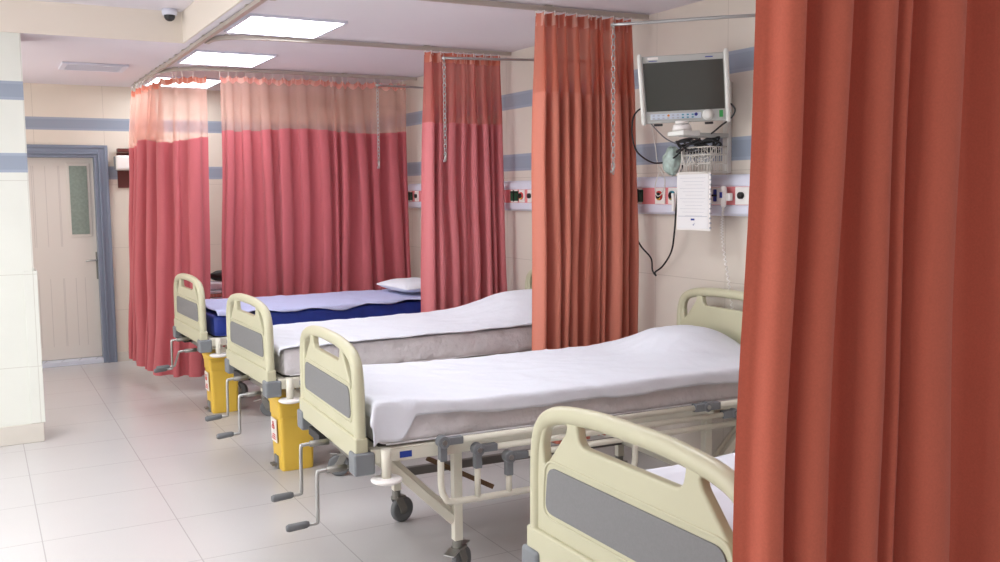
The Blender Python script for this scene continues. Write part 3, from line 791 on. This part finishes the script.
# handset with coiled cord
t = thing('nurse_call_handset', 'white call handset with coiled cord hooked beside the trunking sockets', 'handset', (3.44, 3.82, 1.56))
MB().tube([(0, 0, -.055), (0, 0, -.045), (0, 0, .03), (-.002, 0, .05), (0, 0, .056)], [.008, .014, .018, .016, .008], 14).build('body', M['plate'], t)
MB().box(-.0215, -.017, -.008, .008, -.005, .025).build('button', M['navy'], t)
MB().box(.0, .022, -.045, .0-.015, -.02, .02).build('holder', M['plate'], t, bevel=.002)
cd = []
Pc = smooth_path([(0, 0, -.055), (0, .01, -.14), (0, -.0, -.25), (-.0, -.04, -.42), (-.0, -.08, -.6), (0, -.10, -.7)], 40)
for i, p in enumerate(Pc): cd.append((p.x+.006*math.cos(i*1.1), p.y+.006*math.sin(i*1.1), p.z))
MB().tube(cd, .0028, 5).build('coiled_cord', M['plate'], t)

# ------------------------------------------------------------------ monitor on its bracket
mon = thing('patient_monitor', 'grey patient monitor with dark screen on the wall bracket', 'monitor', (3.2, 3.865, 2.115), rot=(math.radians(-2), 0, 0))
mon.rotation_euler = (math.radians(3), math.radians(-1.2), -math.radians(41))
# local: x right, y away from viewer, z up
mon.scale = (1.07, 1.07, 1.05)
W, Hh = .205, .165
def rbox(x0, x1, y0, y1, z0, z1, nm, m, p, bv=.006): return MB().box(x0, x1, y0, y1, z0, z1).build(nm, m, p, bevel=bv, seg=3)
g = MB(); 
vs = [(-W-.004, 0, Hh), (W, 0, Hh), (W+.006, 0, -Hh), (-W+.008, 0, -Hh), (-W+.03, .09, Hh-.02), (W-.03, .09, Hh-.02), (W-.02, .09, -Hh+.02), (-W+.03, .09, -Hh+.02)]
g.add(vs, [(0, 1, 2, 3), (7, 6, 5, 4), (0, 4, 5, 1), (1, 5, 6, 2), (2, 6, 7, 3), (3, 7, 4, 0)]).build('shell', M['mon'], mon, bevel=.01, seg=3)
def bez(xa, xb, w, za, zb):
    m = MB(); m.tube([(xa, -.004, za), (xa, -.006, za-.01), (xb, -.006, zb+.01), (xb, -.004, zb)], [w*.6, w, w, w*.6], 12); return m
bez(-W+.002, -W+.018, .012, Hh+.006, -Hh-.004).build('side_trim', M['monw'], mon)
bez(W-.004, W+.006, .012, Hh+.012, -Hh-.006).build('side_trim', M['monw'], mon)
m = MB(); m.add([(-W+.018, -.004, Hh-.036), (W-.018, -.004, Hh-.034), (W-.011, -.004, -Hh+.060), (-W+.032, -.004, -Hh+.060), (-W+.018, .004, Hh-.036), (W-.018, .004, Hh-.034), (W-.011, .004, -Hh+.060), (-W+.032, .004, -Hh+.060)],
      [(0, 1, 2, 3), (7, 6, 5, 4), (0, 4, 5, 1), (1, 5, 6, 2), (2, 6, 7, 3), (3, 7, 4, 0)]); m.build('screen', M['screen'], mon)
kp = MB().box(-.155, .085, -.006, .0, -.145, -.117).build('keypad', M['keypad'], mon, bevel=.002)
ks = MB(); ko = MB(); kb = MB()
for k in range(9):
    if k == 3: ko.lathe([(0, -.002), (.006, -.002), (.006, 0), (0, 0)], (-.148+k*.024+.006, -.0062, -.127), 12, 'y')
    for zz in (-.126, -.139):
        (kb if k > 5 else ks).box(-.145+k*.023, -.135+k*.023, -.0078, -.0062, zz-.003, zz+.003)
ks.build('key_marks', M['ink'], kp); ko.build('alarm_key', M['orange'], kp); kb.build('key_marks', M['cyan'], kp)
MB().lathe([(0, -.003), (.008, -.003), (.008, 0), (0, 0)], (.060, -.0065, -.126), 16, 'y').build('power_button', M['navy'], kp)
MB().lathe([(0, -.026), (.015, -.026), (.020, -.022), (.022, -.004), (.027, -.002), (.027, 0), (0, 0)], (.115, -.001, -.131), 24, 'y').build('knob', M['monw'], mon)
MB().box(.168, .185, -.020, -.018, -.145, -.112).build('green_sticker', M['grnl'], mon)
MB().box(-.165, -.115, -.003, -.0005, .144, .156).build('name_sticker', M['sticker'], mon)
MB().box(.105, .14, -.002, -.0005, .142, .147).box(-.16, -.12, -.002, -.0005, .136, .139).build('brand_mark', M['navy'], mon)
for xa in (-.14, .10): MB().box(xa, xa+.04, .0, .05, -.176, -.165).build('foot', M['dark'], mon)

br = thing('monitor_bracket', 'white wall bracket carrying the patient monitor', 'wall bracket', (3.53, 3.90, 1.905))
MB().box(-.03, -.001, -.04, .0, -.22, .26).build('wall_rail', M['monw'], br, bevel=.003)
MB().box(-.33, -.031, -.05, .0, -.035, -.012).build('arm', M['mon'], br, bevel=.004)
MB().box(-.37, -.26, -.09, .04, -.03, -.006).build('shelf', M['monw'], br, bevel=.004)
MB().lathe([(0, -.005), (.05, -.005), (.045, .025), (.03, .028), (.03, .005), (0, .005)], (-.33, -.03, 0)).build('swivel_cup', M['plate'], br)
MB().cyl((-.33, -.03, .03), (-.33, -.03, .045), .035, 20).build('mount_plate', M['plate'], br)

# wire basket and things in it
bk = thing('wire_basket', 'white wire basket under the patient monitor', 'basket', (3.385, 3.915, 1.69))
w = MB(); hx, hy, hz = .055, .115, .13
for z in (.0, .045, .09, hz):
    w.tube([(-hx, -hy, z), (hx, -hy, z), (hx, hy, z), (-hx, hy, z)], .003 if z < hz else .004, 5, closed=True)
for k in range(11):
    y = -hy+k*hy/5; w.tube([(-hx, y, hz), (-hx, y, 0), (hx, y, 0), (hx, y, hz)], .0022, 5)
for k in range(1, 8):
    x = -hx+k*hx/4; w.tube([(x, -hy, hz), (x, -hy, 0), (x, hy, 0), (x, hy, hz)], .0022, 5)
w.build('wire_frame', M['wire'], bk)
MB().bar((hx, 0, .1), (.113, 0, .1), .02).build('hanger', M['wire'], bk)

def rope(name, label, pts, r, m, n=8):
    P = [Vector(p) for p in pts]; o = P[0]
    t = MB().tube(smooth_path([p-o for p in P], n), r, 7).build(name, M[m]); t.location = o; return tag(t, label, 'cable')
# bundle of dark cables lying in the basket
rnd = random.Random(4); pts = []
for k in range(60):
    a = k*.55; pts.append((3.375+.06*math.cos(a)*rnd.uniform(.6, 1), 3.95+.13*math.sin(a*.93)*rnd.uniform(.6, 1), 1.83+.028*math.sin(k*.7)+rnd.uniform(-.01, .02)))
rope('cable_bundle', 'tangled dark cable bundle heaped in the wire basket', pts, .006, 'dark', 4)
pts = []
for k in range(26):
    a = k*.8; pts.append((3.36+.05*math.cos(a)*rnd.uniform(.5, 1), 3.93+.12*math.sin(a*.8)*rnd.uniform(.5, 1), 1.75+rnd.uniform(-.03, .09)))
rope('thin_cable', 'thin pale sensor cable tangled through the wire basket', pts, .003, 'wire', 5)
rope('monitor_cable', 'black cable looping left from the monitor to the basket', [(3.34, 4.33, 2.045), (3.34, 4.40, 2.06), (3.34, 4.465, 2.024), (3.34, 4.484, 1.945), (3.34, 4.464, 1.859), (3.34, 4.407, 1.799), (3.34, 4.27, 1.75), (3.34, 4.121, 1.767), (3.34, 3.973, 1.845), (3.34, 3.893, 1.865)], .005, 'dark')
rope('monitor_cable', 'thin grey cable slanting down from the monitor into the basket', [(3.34, 4.36, 2.05), (3.34, 4.317, 1.98), (3.34, 4.183, 1.884), (3.34, 4.06, 1.84)], .0035, 'rubber')
rope('monitor_cable', 'short black cable looping out behind the right edge of the monitor', [(3.38, 3.90, 1.875), (3.38, 3.846, 1.892), (3.38, 3.771, 1.929), (3.38, 3.705, 1.959), (3.38, 3.677, 1.997), (3.38, 3.707, 2.03), (3.38, 3.751, 2.043)], .0045, 'dark')
rope('hanging_cable', 'pale thin cable looping down over the red socket', [(3.40, 4.39, 2.0), (3.4, 4.347, 1.854), (3.40, 4.319, 1.74), (3.41, 4.27, 1.66), (3.42, 4.30, 1.588), (3.42, 4.35, 1.566), (3.42, 4.37, 1.622), (3.41, 4.32, 1.701)], .003, 'wire')
rope('power_cable', 'black power cable hanging in a V from the green socket to the paper chart', [(3.46, 4.60, 1.54), (3.455, 4.61, 1.50), (3.46, 4.62, 1.36), (3.47, 4.57, 1.27), (3.47, 4.47, 1.20), (3.47, 4.455, 1.13), (3.47, 4.42, 1.10), (3.47, 4.43, 1.12), (3.47, 4.36, 1.16), (3.46, 4.27, 1.25), (3.44, 4.22, 1.36), (3.42, 4.18, 1.50), (3.42, 4.16, 1.64), (3.40, 4.08, 1.80)], .005, 'black')
rope('adapter_cable', 'white connector lead beside the hanging paper chart', [(3.42, 4.21, 1.58), (3.42, 4.205, 1.54), (3.42, 4.205, 1.48)], .011, 'plate')

mk = thing('plastic_bag', 'crumpled pale green clear plastic bag at the left of the wire basket', 'plastic bag', (3.37, 4.16, 1.69))
g = MB()
def blob(u, v):
    th, ph = u*2*PI, (v-.5)*PI
    r = 1+.28*noise.noise(Vector((math.cos(th)*2, math.sin(th)*2, v*5)))
    return (.045*r*math.cos(ph)*math.cos(th), .055*r*math.cos(ph)*math.sin(th), .07+.075*r*math.sin(ph))
g.grid(28, 20, blob).build('bag_film', M['teal'], mk, recalc=False)

pc = thing('paper_chart', 'white paper chart in a clip hanging below the wire basket', 'chart', (3.33, 3.93, 1.535), rz=0)
pc.rotation_euler = (0, 0, .12)
MB().box(0, .004, -.118, .118, -.15, .155).build('clipboard', M['plate'], pc)
MB().box(-.0025, -.0005, -.105, .112, -.142, .150).build('paper_sheet', M['paper'], pc)
ln = MB()
for k in range(12): ln.box(-.0035, -.0027, -.085+.01*(k % 3), .095-.02*((k*7) % 3), .125-k*.018, .1263-k*.018)
ln.box(-.0035, -.0027, -.1, .105, -.078, -.075).build('written_lines', M['ink'], pc)
MB().box(-.0038, -.0028, -.012, .014, -.098, -.088).tube([(-.0032, .0, -.118), (-.0032, -.004, -.124), (-.0032, -.012, -.112)], .0015, 4).build('printed_mark', M['navy'], pc)
rg = MB()
for k in range(12): rg.cyl((-.003, -.118, .14-k*.025), (.005, -.118, .14-k*.025), .005, 8)
rg.build('binding', M['ink'], pc)
MB().box(-.006, -.0035, -.10, .10, .145, .158).build('clip', M['wire'], pc)

# ------------------------------------------------------------------ dispenser on the far wall
sh = thing('wall_board', 'dark brown wooden board fixed to the far wall behind the white dispenser', 'wooden board', (1.30, YB-.001, 1.67))
MB().box(-.10, .12, -.018, 0, 0, .33).build('back_board', M['brownwood'], sh, bevel=.002)
MB().box(-.10, .12, -.10, -.019, .335, .37).build('shelf', M['brownwood'], sh, bevel=.002)
dsp = thing('soap_dispenser', 'white wall dispenser beside the blue door frame, half behind the curtain', 'dispenser', (1.28, YB-.02, 1.835))
MB().box(-.105, .09, -.13, -.003, 0, .14).build('body', M['plate'], dsp, bevel=.025, seg=4)
MB().box(-.112, -.106, -.11, -.02, .01, .13).build('side_panel', M['block'], dsp, bevel=.003)

# items glimpsed in the gap behind the far curtains
cb = thing('bedside_cabinet', 'low white bedside cabinet glimpsed between the far curtains', 'cabinet', (1.95, 8.75, 0))
MB().box(-.22, .22, -.2, .2, .08, .60).build('body', M['plate'], cb, bevel=.006)
MB().box(-.23, .23, -.21, .21, .602, .625).build('top', M['mon'], cb, bevel=.004)
for z in (.34, .11): 
    dd = MB().box(-.20, .20, -.212, -.201, z, z+.22).build('drawer', M['trunk'], cb, bevel=.003)
    MB().box(-.05, .05, -.225, -.213, z+.1, z+.115).build('handle', M['chrome'], dd)
for sx in (-1, 1):
    for sy in (-1, 1): MB().cyl((sx*.18, sy*.16, 0.0), (sx*.18, sy*.16, .079), .015).build('leg', M['dull'], cb)
bl = thing('folded_blanket', 'folded striped blanket glimpsed between the far curtains', 'blanket', (1.93, 8.72, .626))
for k in range(4): MB().box(-.17, .17, -.13, .13, .002+k*.03, .029+k*.03).build('fold', M['sheet' if k % 2 else 'header_far'], bl, bevel=.011, seg=3)
tw = thing('folded_towel', 'white folded towel lying on the striped blanket', 'towel', (1.93, 8.72, .748))
MB().box(-.15, .15, -.11, .11, .002, .07).build('towel_body', M['sheet'], tw, bevel=.028, seg=4)
bg = thing('black_bag', 'small black bag on top of the white towel behind the curtain gap', 'bag', (1.93, 8.72, .828))
g = MB()
g.grid(24, 16, lambda u, v: (.12*math.cos((v-.5)*PI)**.6*math.cos(u*2*PI), .08*math.cos((v-.5)*PI)**.6*math.sin(u*2*PI), .04+.045*math.sin((v-.5)*PI)+.008*noise.noise(Vector((u*6, v*6, 0)))))
g.build('bag_body', M['bag'], bg)

# ------------------------------------------------------------------ light
def area(name, loc, rot, sx, sy, power, col):
    l = bpy.data.lights.new(name, 'AREA'); l.shape = 'RECTANGLE'; l.size = sx; l.size_y = sy; l.energy = power; l.color = col
    o = bpy.data.objects.new(name, l); C.objects.link(o); o.location = loc; o.rotation_euler = rot; return o
area('corridor_wall_fill', (-2.9, 4.6, 1.5), (0, -PI/2, 0), 2.2, 3.4, 70, (.96, .98, 1))  # added fill before the solid corridor wall, stands in for assumed daylight; no window
area('alcove_door_fill', (-1.1, 8.3, 1.6), (0, -PI/2, 0), 1.6, 1.8, 34, (1, .97, .93))  # added fill that brightens the door; the alcove wall has no opening
area('fill_from_behind', (-.6, -2.3, 1.7), (PI/2, 0, 0), 3.5, 1.8, 36, (.96, .98, 1))  # added fill behind the camera, lifts the foreground curtain; no window there
area('left_floor_fill', (-1.7, 3.6, 2.78), (0, .25, 0), 1.0, 2.4, 135, (.97, .985, 1))  # added unseen light without a fitting, whitens the floor at the left
w = bpy.data.worlds.new('World'); bpy.context.scene.world = w; w.use_nodes = True
w.node_tree.nodes['Background'].inputs[0].default_value = (1, .97, .93, 1); w.node_tree.nodes['Background'].inputs[1].default_value = .3

# ------------------------------------------------------------------ camera
cam = bpy.data.cameras.new('camera'); co = bpy.data.objects.new('camera', cam); C.objects.link(co)
cam.sensor_width = 36; cam.lens = 950.44/1000*36; cam.clip_start = .05
yaw, pit, rol = .5021, .0939, -.01
fw = Vector((math.sin(yaw)*math.cos(pit), math.cos(yaw)*math.cos(pit), -math.sin(pit)))
r = Vector((math.cos(yaw), -math.sin(yaw), 0)); u = r.cross(fw)
r2 = r*math.cos(rol)+u*math.sin(rol); u2 = -r*math.sin(rol)+u*math.cos(rol)
mt = Matrix((r2, u2, -fw)).transposed().to_4x4(); mt.translation = (0, 0, 1.6)
co.matrix_world = mt
sc = bpy.context.scene; sc.camera = co
sc.view_settings.view_transform = 'Standard'; sc.view_settings.look = 'None'; sc.view_settings.exposure = 0
